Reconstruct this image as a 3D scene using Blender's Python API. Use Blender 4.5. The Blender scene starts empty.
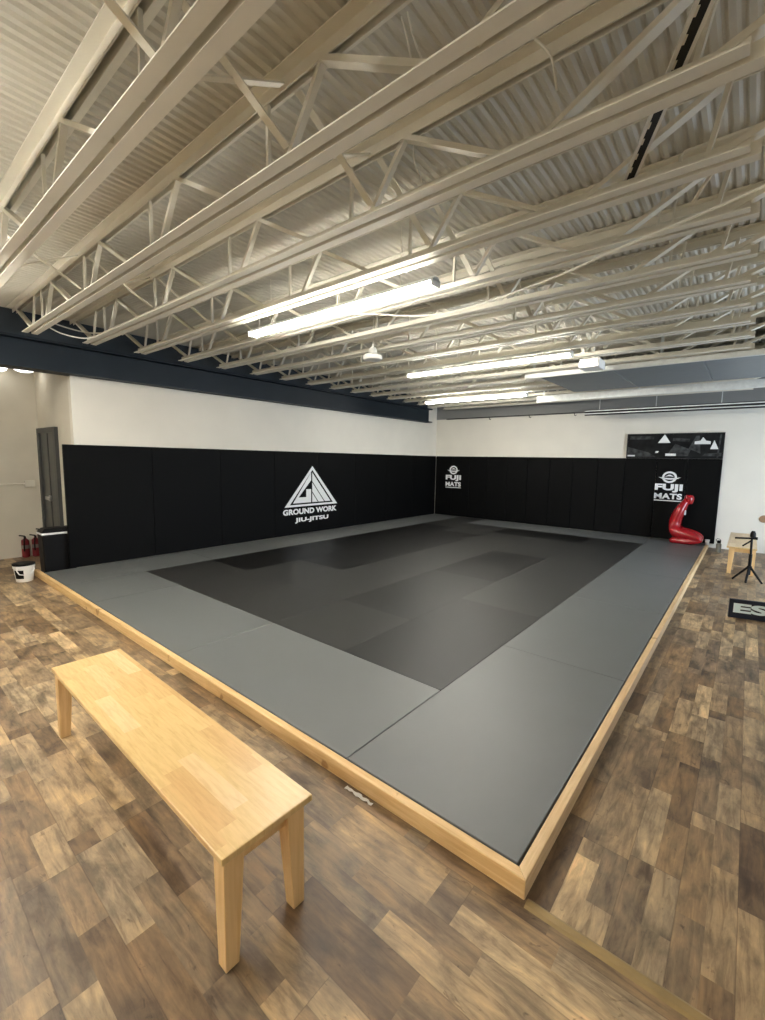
import bpy, bmesh, math, random
from mathutils import Vector, Matrix
random.seed(7)
C = bpy.context.scene.collection
PI = math.pi

# ---------------------------------------------------------------- materials
def new_mat(name):
    m = bpy.data.materials.new(name); m.use_nodes = True
    nt = m.node_tree; b = nt.nodes['Principled BSDF']
    return m, nt, b

def plain(name, col, rough=0.5, metal=0.0, spec=0.5, noise=0.0, nscale=8.0, bump=0.0, bscale=60.0, coat=0.0):
    m, nt, b = new_mat(name)
    b.inputs['Base Color'].default_value = (*col, 1)
    b.inputs['Roughness'].default_value = rough
    b.inputs['Metallic'].default_value = metal
    b.inputs['Specular IOR Level'].default_value = spec
    b.inputs['Coat Weight'].default_value = coat
    tc = nt.nodes.new('ShaderNodeTexCoord')
    if noise > 0:
        n = nt.nodes.new('ShaderNodeTexNoise'); n.inputs['Scale'].default_value = nscale; n.inputs['Detail'].default_value = 5
        nt.links.new(tc.outputs['Object'], n.inputs['Vector'])
        r = nt.nodes.new('ShaderNodeValToRGB')
        r.color_ramp.elements[0].position = 0.3; r.color_ramp.elements[1].position = 0.7
        r.color_ramp.elements[0].color = (*[c*(1-noise) for c in col], 1)
        r.color_ramp.elements[1].color = (*[min(1, c*(1+noise)) for c in col], 1)
        nt.links.new(n.outputs['Fac'], r.inputs['Fac']); nt.links.new(r.outputs['Color'], b.inputs['Base Color'])
    if bump > 0:
        n = nt.nodes.new('ShaderNodeTexNoise'); n.inputs['Scale'].default_value = bscale; n.inputs['Detail'].default_value = 3
        nt.links.new(tc.outputs['Object'], n.inputs['Vector'])
        bp = nt.nodes.new('ShaderNodeBump'); bp.inputs['Strength'].default_value = bump; bp.inputs['Distance'].default_value = 0.01
        nt.links.new(n.outputs['Fac'], bp.inputs['Height']); nt.links.new(bp.outputs['Normal'], b.inputs['Normal'])
    return m

def emit(name, col, strength):
    m, nt, b = new_mat(name)
    b.inputs['Base Color'].default_value = (0.9, 0.9, 0.9, 1)
    b.inputs['Emission Color'].default_value = (*col, 1)
    b.inputs['Emission Strength'].default_value = strength
    return m

class NB:
    """tiny node builder"""
    def __init__(s, nt): s.nt = nt
    def n(s, t, **k):
        o = s.nt.nodes.new(t)
        for a, v in k.items(): setattr(o, a, v)
        return o
    def l(s, a, b): s.nt.links.new(a, b)
    def val(s, sock, v):
        if isinstance(v, (int, float)): sock.default_value = v
        else: s.l(v, sock)
    def m(s, op, a, b=0.0, c=None):
        o = s.n('ShaderNodeMath', operation=op); s.val(o.inputs[0], a); s.val(o.inputs[1], b)
        if c is not None: s.val(o.inputs[2], c)
        return o.outputs[0]
    def comb(s, x, y, z=0.0):
        o = s.n('ShaderNodeCombineXYZ'); s.val(o.inputs[0], x); s.val(o.inputs[1], y); s.val(o.inputs[2], z); return o.outputs[0]
    def white(s, vec):
        o = s.n('ShaderNodeTexWhiteNoise', noise_dimensions='3D'); s.l(vec, o.inputs['Vector']); return o.outputs['Value']
    def noise(s, vec, scale, detail=4, rough=0.55, dist=0.0):
        o = s.n('ShaderNodeTexNoise'); s.l(vec, o.inputs['Vector']); o.inputs['Scale'].default_value = scale
        o.inputs['Detail'].default_value = detail; o.inputs['Roughness'].default_value = rough; o.inputs['Distortion'].default_value = dist
        return o.outputs['Fac']
    def ramp(s, fac, stops, interp='LINEAR'):
        o = s.n('ShaderNodeValToRGB'); s.l(fac, o.inputs['Fac']); cr = o.color_ramp; cr.interpolation = interp
        while len(cr.elements) < len(stops): cr.elements.new(0.5)
        for e, (p, c) in zip(cr.elements, stops): e.position = p; e.color = (*c, 1)
        return o.outputs['Color']
    def mix(s, mode, fac, a, b):
        o = s.n('ShaderNodeMix', data_type='RGBA', blend_type=mode)
        s.val(o.inputs[0], fac); 
        for sk, v in ((o.inputs[6], a), (o.inputs[7], b)):
            if isinstance(v, tuple): sk.default_value = (*v, 1)
            else: s.l(v, sk)
        return o.outputs[2]

def plank_mat(name, along_y, W=0.205, L=1.22):
    m, nt, b = new_mat(name); N = NB(nt)
    tc = N.n('ShaderNodeTexCoord'); sp = N.n('ShaderNodeSeparateXYZ'); N.l(tc.outputs['Object'], sp.inputs[0])
    u, v = (sp.outputs[1], sp.outputs[0]) if along_y else (sp.outputs[0], sp.outputs[1])
    v = N.m('ADD', v, 20.0 + (0.0 if along_y else 0.005)); u = N.m('ADD', u, 30.0)
    row = N.m('FLOOR', N.m('DIVIDE', v, W))
    off = N.m('MULTIPLY', N.white(N.comb(row, 3.3, 1.0)), L)
    uu = N.m('DIVIDE', N.m('ADD', u, off), L)
    pk = N.m('FLOOR', uu)
    # printed blocks inside each plank (some planks are split in two narrower ones)
    rid = N.white(N.comb(row, pk, 2.0))
    half = N.m('FLOOR', N.m('MULTIPLY', N.m('FRACT', N.m('DIVIDE', v, W)), N.m('ADD', 1.0, N.m('GREATER_THAN', rid, 0.25))))
    blk = N.m('FLOOR', N.m('ADD', N.m('MULTIPLY', N.m('FRACT', uu), 2.2), N.m('MULTIPLY', half, 0.37)))
    tone = N.white(N.comb(N.m('ADD', row, N.m('MULTIPLY', half, 0.41)), pk, N.m('ADD', blk, 5.0)))
    base = N.ramp(tone, [(0.0, (0.125, 0.076, 0.039)), (0.28, (0.225, 0.148, 0.078)), (0.52, (0.175, 0.125, 0.078)),
                         (0.72, (0.36, 0.25, 0.135)), (0.88, (0.26, 0.195, 0.122)), (1.0, (0.46, 0.33, 0.185))])
    seed = N.m('MULTIPLY', tone, 37.0)
    vec = N.comb(N.m('MULTIPLY', u, 1.0), N.m('MULTIPLY', v, 7.0), seed)
    grain = N.noise(vec, 5.0, 7, 0.65, 0.6)
    g = N.ramp(grain, [(0.30, (0.42, 0.38, 0.35)), (0.5, (0.98, 0.98, 0.98)), (0.70, (1.5, 1.46, 1.38))])
    c1 = N.mix('MULTIPLY', 0.85, base, g)
    blot = N.noise(N.comb(u, N.m('MULTIPLY', v, 1.8), seed), 4.2, 5, 0.6, 0.4)
    bl = N.ramp(blot, [(0.34, (0.46, 0.43, 0.41)), (0.5, (1.0, 1.0, 1.0)), (0.66, (1.45, 1.40, 1.28))])
    c2 = N.mix('MULTIPLY', 0.9, c1, bl)
    kn = N.noise(N.comb(u, N.m('MULTIPLY', v, 2.2), N.m('ADD', seed, 9.0)), 11.0, 3, 0.7, 1.2)
    kr = N.ramp(kn, [(0.27, (0.35, 0.30, 0.26)), (0.36, (1, 1, 1))])
    c3 = N.mix('MULTIPLY', 0.75, c2, kr)
    fv = N.m('FRACT', N.m('DIVIDE', v, W)); fu = N.m('FRACT', uu)
    ev = N.m('LESS_THAN', N.m('MINIMUM', fv, N.m('SUBTRACT', 1.0, fv)), 0.010)
    eu = N.m('LESS_THAN', N.m('MINIMUM', fu, N.m('SUBTRACT', 1.0, fu)), 0.0016)
    e = N.m('MAXIMUM', ev, eu)
    c4 = N.mix('MULTIPLY', N.m('MULTIPLY', e, 0.4), c3, (0.25, 0.2, 0.16))
    N.l(c4, b.inputs['Base Color'])
    rr = N.m('ADD', 0.36, N.m('MULTIPLY', grain, 0.22)); N.l(rr, b.inputs['Roughness'])
    bp = N.n('ShaderNodeBump'); bp.inputs['Strength'].default_value = 0.12; bp.inputs['Distance'].default_value = 0.004
    N.l(N.m('SUBTRACT', grain, N.m('MULTIPLY', e, 1.0)), bp.inputs['Height']); N.l(bp.outputs['Normal'], b.inputs['Normal'])
    return m

def butcher_mat(name, light=(0.68, 0.475, 0.21), dark=(0.60, 0.375, 0.16), pale=(0.76, 0.56, 0.31), W=0.077, L=0.42, rough=0.33):
    m, nt, b = new_mat(name); N = NB(nt)
    tc = N.n('ShaderNodeTexCoord'); sp = N.n('ShaderNodeSeparateXYZ'); N.l(tc.outputs['Object'], sp.inputs[0])
    u = N.m('ADD', sp.outputs[0], 10.0); v = N.m('ADD', sp.outputs[1], 10.0)
    row = N.m('FLOOR', N.m('DIVIDE', v, W)); off = N.m('MULTIPLY', N.white(N.comb(row, 1.3, 7.0)), L)
    pk = N.m('FLOOR', N.m('DIVIDE', N.m('ADD', u, off), L))
    t = N.white(N.comb(row, pk, 4.0))
    base = N.ramp(t, [(0.0, dark), (0.35, light), (0.8, light), (1.0, pale)])
    gr = N.noise(N.comb(N.m('MULTIPLY', u, 1.2), N.m('MULTIPLY', v, 12.0), N.m('ADD', sp.outputs[2], N.m('MULTIPLY', t, 20.0))), 6.0, 6, 0.6, 0.5)
    g = N.ramp(gr, [(0.3, (0.78, 0.70, 0.60)), (0.55, (1, 1, 1)), (0.75, (1.1, 1.1, 1.1))])
    c = N.mix('MULTIPLY', 0.7, base, g)
    N.l(N.mix('MIX', 0.35, light, c) if False else c, b.inputs['Base Color'])
    b.inputs['Roughness'].default_value = rough
    b.inputs['Coat Weight'].default_value = 0.15; b.inputs['Coat Roughness'].default_value = 0.25
    return m

def wood_mat(name, c0, c1, axis=0, scale=3.0, rough=0.5):
    m, nt, b = new_mat(name); N = NB(nt)
    tc = N.n('ShaderNodeTexCoord'); mp = N.n('ShaderNodeMapping'); N.l(tc.outputs['Object'], mp.inputs['Vector'])
    s = [14.0, 14.0, 14.0]; s[axis] = 0.9; mp.inputs['Scale'].default_value = s
    f = N.noise(mp.outputs[0], scale, 6, 0.6, 0.8)
    col = N.ramp(f, [(0.3, c0), (0.7, c1)])
    kn = N.noise(tc.outputs['Object'], 7.0, 2, 0.5, 0.3)
    kr = N.ramp(kn, [(0.25, (0.5, 0.35, 0.22)), (0.31, (1, 1, 1))])
    N.l(N.mix('MULTIPLY', 0.8, col, kr), b.inputs['Base Color'])
    b.inputs['Roughness'].default_value = rough
    return m

M = {}
M['floor_x'] = plank_mat('vinyl planks running along the room', False)
M['floor_y'] = plank_mat('vinyl planks running up to the far wall', True, W=0.19)
M['wall'] = plain('off white painted wall', (0.78, 0.745, 0.66), 0.65, noise=0.03, nscale=1.5, bump=0.05, bscale=120)
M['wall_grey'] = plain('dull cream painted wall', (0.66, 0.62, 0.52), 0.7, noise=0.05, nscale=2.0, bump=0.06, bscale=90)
M['steel'] = plain('cream painted steel', (0.76, 0.725, 0.625), 0.5, noise=0.05, nscale=3.0, bump=0.04, bscale=80)
M['deck'] = plain('cream painted deck', (0.62, 0.595, 0.515), 0.6, noise=0.06, nscale=1.2)
M['navy'] = plain('dark blue grey painted steel', (0.011, 0.018, 0.026), 0.55, spec=0.3, noise=0.1, nscale=3)
M['slate'] = plain('slate blue paint', (0.03, 0.042, 0.055), 0.6)
M['mat_grey'] = plain('grey vinyl mat', (0.128, 0.135, 0.134), 0.42, noise=0.03, nscale=2.0, bump=0.10, bscale=450, spec=0.45)
M['mat_black'] = plain('black vinyl mat', (0.0050, 0.0050, 0.0048), 0.45, bump=0.10, bscale=450, spec=0.28)
M['mat_sheen'] = plain('black vinyl mat with painted sheen', (0.0275, 0.0275, 0.026), 0.45, bump=0.10, bscale=450, spec=0.32)  # black mat again, sheen of its texture direction put into the colour
M['pad'] = plain('black vinyl pad', (0.0022, 0.0024, 0.0026), 0.6, bump=0.05, bscale=300, spec=0.10)
M['pine_x'] = wood_mat('pine timber along', (0.60, 0.36, 0.14), (0.80, 0.56, 0.28), 0)
M['pine_y'] = wood_mat('pine timber away', (0.58, 0.38, 0.18), (0.78, 0.58, 0.33), 1)
M['bench_top'] = butcher_mat('laminated rubberwood')
M['bench_wood'] = wood_mat('rubberwood leg', (0.66, 0.41, 0.17), (0.80, 0.55, 0.27), 2, 2.5, 0.38)
M['strip'] = plain('brass coloured vinyl strip', (0.27, 0.185, 0.075), 0.45, noise=0.12, nscale=9)
M['white'] = plain('white vinyl lettering', (0.86, 0.87, 0.88), 0.5)
M['white_paint'] = plain('white enamel', (0.82, 0.82, 0.79), 0.35)
M['tube'] = emit('fluorescent tube', (1.0, 0.96, 0.87), 34.0)
M['tube_off'] = plain('dull tube', (0.7, 0.72, 0.72), 0.2)
M['door_grey'] = plain('grey painted door', (0.08, 0.084, 0.08), 0.45, noise=0.05)
M['frame_grey'] = plain('grey door frame', (0.045, 0.048, 0.048), 0.45)
M['chrome'] = plain('brushed metal', (0.6, 0.6, 0.6), 0.3, metal=1.0)
M['dark_metal'] = plain('dark metal', (0.03, 0.03, 0.03), 0.4, metal=0.6)
M['black'] = plain('black plastic', (0.0035, 0.0035, 0.004), 0.55, spec=0.2)
M['matt_black'] = plain('matt black paint', (0.006, 0.006, 0.006), 0.7)
M['white_plastic'] = plain('white plastic', (0.86, 0.85, 0.81), 0.35)
M['bag'] = plain('white bag film', (0.8, 0.8, 0.8), 0.3)
M['red'] = plain('glossy red vinyl', (0.36, 0.006, 0.011), 0.22, spec=0.6, coat=0.3, noise=0.12, nscale=5)
M['dark_red'] = plain('red enamel', (0.16, 0.010, 0.014), 0.35)
M['door_leaf'] = plain('blue grey door panel', (0.155, 0.175, 0.185), 0.45, noise=0.04)
M['galv'] = plain('galvanised steel', (0.74, 0.76, 0.74), 0.38, metal=0.35, noise=0.08, nscale=14)
M['soffit'] = plain('grey soffit', (0.26, 0.26, 0.255), 0.6)
M['cable'] = plain('white cable sheath', (0.80, 0.78, 0.70), 0.4)
M['photo_dark'] = plain('dark photo print', (0.007, 0.0075, 0.008), 0.6, spec=0.15, noise=0.8, nscale=5.5)
M['photo_mid'] = plain('grey photo print', (0.045, 0.047, 0.047), 0.6, spec=0.15, noise=0.7, nscale=12)
M['navy_board'] = plain('navy board', (0.008, 0.014, 0.032), 0.5)
M['ice'] = plain('pale blue lettering', (0.80, 0.95, 0.98), 0.4)
M['brown'] = plain('brown wooden disc', (0.33, 0.20, 0.11), 0.5)
M['bottle'] = plain('dull grey flask', (0.22, 0.22, 0.19), 0.35, metal=0.4)
M['glow'] = emit('lamp diffuser', (1.0, 0.97, 0.9), 2.0)

# ---------------------------------------------------------------- mesh helpers
class MB:
    def __init__(s): s.v = []; s.f = []
    def add(s, vs, fs):
        n = len(s.v); s.v += [tuple(p) for p in vs]; s.f += [tuple(i+n for i in f) for f in fs]; return s
    def box(s, x0, x1, y0, y1, z0, z1):
        if x0 > x1: x0, x1 = x1, x0
        if y0 > y1: y0, y1 = y1, y0
        if z0 > z1: z0, z1 = z1, z0
        return s.add([(x0,y0,z0),(x1,y0,z0),(x1,y1,z0),(x0,y1,z0),(x0,y0,z1),(x1,y0,z1),(x1,y1,z1),(x0,y1,z1)],
                     [(0,3,2,1),(4,5,6,7),(0,1,5,4),(1,2,6,5),(2,3,7,6),(3,0,4,7)])
    def frustum(s, r0, r1, z0, z1):
        """r = (x0,x1,y0,y1) at bottom and at top"""
        a, b = r0, r1
        return s.add([(a[0],a[2],z0),(a[1],a[2],z0),(a[1],a[3],z0),(a[0],a[3],z0),(b[0],b[2],z1),(b[1],b[2],z1),(b[1],b[3],z1),(b[0],b[3],z1)],
                     [(0,3,2,1),(4,5,6,7),(0,1,5,4),(1,2,6,5),(2,3,7,6),(3,0,4,7)])
    def prism(s, pts, axis, a, b):
        """extrude a 2-D outline along an axis; pts are the two other coordinates in xyz order"""
        def P(p, t):
            return {0: (t, p[0], p[1]), 1: (p[0], t, p[1]), 2: (p[0], p[1], t)}[axis]
        n = len(pts); vs = [P(p, a) for p in pts] + [P(p, b) for p in pts]
        fs = [tuple(range(n))[::-1], tuple(range(n, 2*n))] + [(i, (i+1) % n, n+(i+1) % n, n+i) for i in range(n)]
        return s.add(vs, fs)
    def bar(s, p, q, w, h=None, side=(0,1,0)):
        h = h or w; p = Vector(p); q = Vector(q); d = (q-p).normalized(); sd = Vector(side)
        a = sd - d*sd.dot(d)
        if a.length < 1e-4: a = Vector((1,0,0)) - d*d.x
        a.normalize(); b = d.cross(a)
        vs = []
        for c in (p, q):
            for i, j in ((-1,-1),(1,-1),(1,1),(-1,1)): vs.append(c + a*(i*w/2) + b*(j*h/2))
        return s.add(vs, [(0,3,2,1),(4,5,6,7),(0,1,5,4),(1,2,6,5),(2,3,7,6),(3,0,4,7)])
    def tube(s, pts, r, n=8, caps=True):
        pts = [Vector(p) for p in pts]; rs = r if isinstance(r, (list, tuple)) else [r]*len(pts)
        base = len(s.v); up = None
        for i, p in enumerate(pts):
            d = (pts[min(i+1, len(pts)-1)] - pts[max(i-1, 0)]).normalized()
            if up is None:
                up = Vector((0,0,1)) if abs(d.z) < 0.9 else Vector((1,0,0))
            a = (up - d*up.dot(d)); a.normalize(); up = a; b = d.cross(a)
            for k in range(n):
                t = 2*PI*k/n; s.v.append(tuple(p + (a*math.cos(t) + b*math.sin(t))*rs[i]))
        for i in range(len(pts)-1):
            for k in range(n):
                k2 = (k+1) % n
                s.f.append((base+i*n+k, base+i*n+k2, base+(i+1)*n+k2, base+(i+1)*n+k))
        if caps:
            s.f.append(tuple(base+k for k in range(n))[::-1]); s.f.append(tuple(base+(len(pts)-1)*n+k for k in range(n)))
        return s
    def lathe(s, prof, n=24, c=(0,0,0), sx=1.0, sy=1.0):
        base = len(s.v)
        for r, z in prof:
            for k in range(n):
                t = 2*PI*k/n; s.v.append((c[0]+r*sx*math.cos(t), c[1]+r*sy*math.sin(t), c[2]+z))
        for i in range(len(prof)-1):
            for k in range(n):
                k2 = (k+1) % n
                s.f.append((base+i*n+k, base+i*n+k2, base+(i+1)*n+k2, base+(i+1)*n+k))
        s.f.append(tuple(base+k for k in range(n))[::-1]); s.f.append(tuple(base+(len(prof)-1)*n+k for k in range(n)))
        return s
    def mesh(s, name, mat, smooth=False, bevel=0.0, seg=2, fix=True):
        me = bpy.data.meshes.new(name); me.from_pydata(s.v, [], s.f)
        me.materials.append(mat)
        bm = bmesh.new(); bm.from_mesh(me)
        if fix: bmesh.ops.recalc_face_normals(bm, faces=bm.faces)
        if bevel > 0:
            es = [e for e in bm.edges if len(e.link_faces) == 2 and e.calc_face_angle(0) > 0.5]
            bmesh.ops.bevel(bm, geom=es, offset=bevel, segments=seg, profile=0.5, affect='EDGES')
        bm.to_mesh(me); bm.free()
        if smooth:
            for p in me.polygons: p.use_smooth = True
            try: me.set_sharp_from_angle(angle=math.radians(35))
            except Exception: pass
        return me

def link(name, me, parent=None, loc=(0,0,0)):
    o = bpy.data.objects.new(name, me); C.objects.link(o)
    o.location = loc
    if parent: o.parent = parent
    return o
def obj(name, mb, mat, parent=None, smooth=False, bevel=0.0, seg=2, loc=(0,0,0), label=None):
    o = link(name, mb.mesh(name, mat, smooth, bevel, seg), parent, loc)
    if label: o['label'] = label
    return o
def tag(o, label, cat, group=None):
    o['label'] = label; o['category'] = cat
    if group: o['group'] = group
    return o
def thing(name, label, cat, loc=(0,0,0), group=None, rotz=0):
    o = bpy.data.objects.new(name, None); C.objects.link(o); o.location = loc; o.rotation_euler = (0,0,rotz)
    o.empty_display_size = 0.1
    return tag(o, label, cat, group)
def struct(name, mb, mat, **k):
    o = obj(name, mb, mat, **k); o['kind'] = 'structure'; return o
def copy_tree(o, parent=None):
    c = o.copy(); C.objects.link(c)
    if parent: c.parent = parent
    for ch in [x for x in o.children]: copy_tree(ch, c)
    return c
ORD = ['first','second','third','fourth','fifth','sixth','seventh','eighth','ninth','tenth','eleventh','twelfth','thirteenth','fourteenth','fifteenth','sixteenth','seventeenth','eighteenth']

def text_mesh(name, s, mat, y0, y1, z0, z1, frame, bold=0.02, depth=0.002):
    """block lettering stretched into a box; frame(u, w, d) -> xyz"""
    cu = bpy.data.curves.new(name, 'FONT'); cu.body = s; cu.size = 1.0; cu.offset = bold; cu.extrude = 0.01
    cu.space_character = 1.04
    o = bpy.data.objects.new('tmp', cu); C.objects.link(o)
    bpy.context.view_layer.update()
    dg = bpy.context.evaluated_depsgraph_get()
    me = bpy.data.meshes.new_from_object(o.evaluated_get(dg))
    bpy.data.objects.remove(o); bpy.data.curves.remove(cu)
    xs = [v.co.x for v in me.vertices]; ys = [v.co.y for v in me.vertices]
    ax, bx, ay, by = min(xs), max(xs), min(ys), max(ys)
    for v in me.vertices:
        u = y0 + (v.co.x-ax)/(bx-ax)*(y1-y0); w = z0 + (v.co.y-ay)/(by-ay)*(z1-z0)
        v.co = frame(u, w, depth if v.co.z > 0 else 0.0)
    me.name = name; me.materials.clear(); me.materials.append(mat)
    bm = bmesh.new(); bm.from_mesh(me); bmesh.ops.recalc_face_normals(bm, faces=bm.faces); bm.to_mesh(me); bm.free()
    return me

# ---------------------------------------------------------------- dimensions
XL, YB = -6.937, 10.03          # faces of the wall pads
XW, YW = -6.99, 10.085          # faces of the walls behind them
MZ = 0.09                        # mat top
XR, YN, XFAR = 3.6, -6.2, -8.82
YC = 0.47                        # return wall
ZD = 3.62                        # underside of the roof deck

# ---------------------------------------------------------------- room shell
struct('floor', MB().box(XFAR-.1, XR+.1, YN-.1, -0.035, -0.1, 0.0), M['floor_x'])
struct('floor', MB().box(XFAR-.1, 0.0, -0.035, YB+.1, -0.1, 0.0), M['floor_x'])
struct('floor', MB().box(0.0, XR+.1, -0.035, YB+.1, -0.1, 0.0), M['floor_y'])
struct('trim_1', MB().prism([(-0.075, 0.0), (-0.063, 0.006), (-0.037, 0.006), (-0.025, 0.0)], 0, 0.055, XR), M['strip'])
# left wall with the alcove door beside it
struct('wall_left', MB().box(XW-.12, XW, YC, YW+.12, 0, 2.868), M['wall'])
struct('wall_left_return', MB().box(XFAR, XW-.12, YC, YC+.12, 0, ZD), M['wall_grey'])
struct('wall_far_left', MB().box(XFAR-.12, XFAR, YN, YC+.12, 0, ZD), M['wall_grey'])
struct('wall_back', MB().box(XW, XR, YW, YW+.12, 0, 3.0), M['wall'])
struct('wall_back_header', MB().box(XW, XR, YW-0.02, YW+.12, 3.0, ZD), M['soffit'])
struct('wall_near', MB().box(XFAR, XR, YN-.12, YN, 0, ZD), M['wall'])
# right wall with the loading door opening (its leaf is rolled up under the roof)
OP0, OP1, OPH = 5.75, 7.75, 2.7
wr = MB(); wr.box(XR, XR+.12, YN, OP0, 0, ZD); wr.box(XR, XR+.12, OP1, YW+.12, 0, ZD); wr.box(XR, XR+.12, OP0, OP1, OPH, ZD)
struct('wall_right', wr, M['wall'])
# corrugated roof deck, ribs running away from the camera
dk = MB(); pitch = 0.0668
x = XFAR-.1; prof = []
while x < XR+.1:
    prof += [(x, ZD), (x+.026, ZD), (x+.040, ZD+.015), (x+.053, ZD+.015)]
    x += pitch
prof.append((x, ZD)); 
n = len(prof)
dk.v = [(p[0], YN-.1, p[1]) for p in prof] + [(p[0], YW+.1, p[1]) for p in prof]
dk.f = [(i, i+1, n+i+1, n+i) for i in range(n-1)]
o = link('ceiling', dk.mesh('ceiling', M['deck'], fix=False)); o['kind'] = 'structure'
struct('roof_slab', MB().box(XFAR-.1, XR+.1, YN-.1, YW+.1, ZD+.045, ZD+.1), M['deck'])

# ---------------------------------------------------------------- left girder
g = thing('steel_girder', 'long dark blue-grey steel girder running above the white left wall', 'steel beam', (XL, 2.0, 2.85))
def gb(name, *b): return obj(name, MB().box(b[0]-XL, b[1]-XL, b[2]-2.0, b[3]-2.0, b[4]-2.85, b[5]-2.85), M['navy'], g)
gb('bottom_flange', -7.10, -6.80, YN, 9.55, 2.87, 2.90)
gb('web', -6.97, -6.93, YN, 9.55, 2.90, 3.24)
gb('top_flange', -7.10, -6.80, YN, 9.55, 3.24, 3.27)
struct('trim_2', MB().box(-7.06, -6.99, YN, YW, 3.275, ZD-.001), M['slate'])
struct('wall_left_corner', MB().box(-7.11, -6.98, 9.56, YW, 2.869, ZD), M['wall'])
struct('wall_left_upper', MB().box(-7.2, -7.11, YC+.12, YW, 2.6, ZD), M['navy'])

# ---------------------------------------------------------------- roof joists
YJ = lambda k: -0.12 + 0.63*k
XJ0, XJ1 = -6.27, 0.50
XT0, XT1 = -6.92, 1.35
ZB, ZT = 3.20, 3.62
def angle(sign, flip):
    """L section in (y, z): a flat leg and an upright leg next to the gap"""
    w, t, gpy = 0.062, 0.007, 0.016
    if not flip: pts = [(gpy,0),(gpy+w,0),(gpy+w,t),(gpy+t,t),(gpy+t,w),(gpy,w)]
    else: pts = [(gpy,0),(gpy+t,0),(gpy+t,w-t),(gpy+w,w-t),(gpy+w,w),(gpy,w)]
    return [(sign*a, b) for a, b in pts]
me_b = [MB().prism(angle(s, False), 0, XJ0, XJ1-(0.03 if s < 0 else -.01)).mesh('bottom_chord', M['steel']) for s in (1, -1)]
me_t = [MB().prism(angle(s, True), 0, XT0, XT1).mesh('top_chord', M['steel']) for s in (1, -1)]
def web_mesh(p, q, w=0.034, flat=None):
    return MB().bar((p[0],0,p[1]), (q[0],0,q[1]), flat or w, w, side=(0,1,0)).mesh('web_bar', M['steel'])
webs = []
xb = 0.42
nodes = [-0.45-0.87*i for i in range(-1, 7)]      # bottom panel points
zb, zt = 0.03, ZT-ZB-0.05
for i in range(4):
    xn = -1.33-1.4*i
    webs.append(((xn, zb), (xn+0.26, zt), 0.026, 0.034))
    if xn-0.52 > -5.9: webs.append(((xn-0.52, zb), (xn-1.14, zt), 0.026, 0.055))
    webs.append(((xn-0.16, zb), (xn-0.16, zt), 0.020, 0.020))
webs.append(((-0.45, zb), (-1.07, zt), 0.026, 0.055))
webs.append(((-0.28, zb), (0.36, zt), 0.026, 0.055))
webs.append(((0.30, zb), (0.37, zt), 0.022, 0.030))
webs.append(((0.34, zb), (1.25, zt), 0.03, 0.06))
webs.append(((-6.10, zb), (-6.75, zt), 0.026, 0.05))
webs.append(((-6.10, zb), (-5.97, zt), 0.022, 0.022))
web_me = [MB().bar((a[0],0,a[1]), (b[0],0,b[1]), fl, w, side=(0,1,0)).mesh('web_bar', M['steel']) for a, b, w, fl in webs]
NJ = list(range(-5, 16))
for k in NJ:
    if k < -1: lab = f'cream open-web roof joist behind the camera, {ORD[-2-k]} beyond the nearest one in view'
    elif k == -1: lab = 'cream open-web roof joist nearest the camera, crossing the top left corner'
    else: lab = f'cream open-web roof joist, {ORD[k+1]} counted from the nearest one at top left'
    j = thing('roof_joist', lab, 'roof joist', (0, YJ(k), ZB), 'cream open-web joists under the roof deck')
    for me in me_b: link('bottom_chord', me, j)
    for me in me_t: link('top_chord', me, j, (0, 0, ZT-0.062-ZB))
    for i, me in enumerate(web_me): link('web_bar', me, j)

# cross bridging between neighbouring joists, two rows
rows = [(-1.33, 'right-hand'), (-4.33, 'left-hand')]
mbr = [MB().bar((0, 0.035, 0.075), (0, 0.595, 0.37), 0.042, 0.008, side=(1,0,0)).add(*[[],[]]).mesh('brace', M['steel']),
       MB().bar((0.035, 0.035, 0.37), (0.035, 0.595, 0.075), 0.042, 0.008, side=(1,0,0)).mesh('brace', M['steel'])]
for xr_, nm in rows:
    for k in range(-2, 11):
        lab = f'cream crossed bridging braces in the {nm} row, in the {ORD[k+2]} gap between joists'
        t = thing('cross_bridging', lab, 'brace', (xr_, YJ(k), ZB), 'crossed bridging braces between the joists')
        for me in mbr: link('brace', me, t)

# ---------------------------------------------------------------- strip lights
TZ = 3.127
def strip_light(x0, x1, y, lab, lit=True, z=TZ):
    t = thing('strip_light', lab, 'strip light', (x0, y, z), 'long fluorescent strip lights' if lit else None)
    L = x1-x0
    hb = MB().prism([(-0.05, -0.004), (-0.03, 0.03), (0.03, 0.03), (0.05, -0.004)], 0, 0, L)
    obj('housing', hb, M['white_paint'], t)
    for s in (-1, 1):
        obj('tube', MB().tube([(0.02, s*0.034, -0.022), (L-0.02, s*0.034, -0.022)], 0.016, 10), M['tube'] if lit else M['tube_off'], t, smooth=True)
    for xe in (0.0, L-0.02):
        obj('end_cap', MB().box(xe, xe+0.02, -0.055, 0.055, -0.04, 0.01), M['white_paint'], t)
    for xe in (0.35, L-0.35):
        obj('hanger', MB().tube([(xe, 0, 0.03), (xe, 0, ZD-z)], 0.004, 6), M['steel'], t)
    return t
strip_light(-3.81, -1.38, 1.34, 'lit white fluorescent strip light nearest the camera, high over the mats')
strip_light(-3.80, -1.25, 4.27, 'lit white fluorescent strip light in the middle, under the roof joists')
strip_light(-5.46, -3.00, 7.23, 'lit white fluorescent strip light farthest back, by the rolled-up door track')
strip_light(-3.81, -1.38, -1.75, 'lit white fluorescent strip light just behind the camera')
strip_light(-6.3, -3.9, -1.10, 'lit white fluorescent strip light behind the camera, by the left girder')
strip_light(-1.2, 1.2, -4.2, 'lit white fluorescent strip light at the rear of the room')
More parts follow.
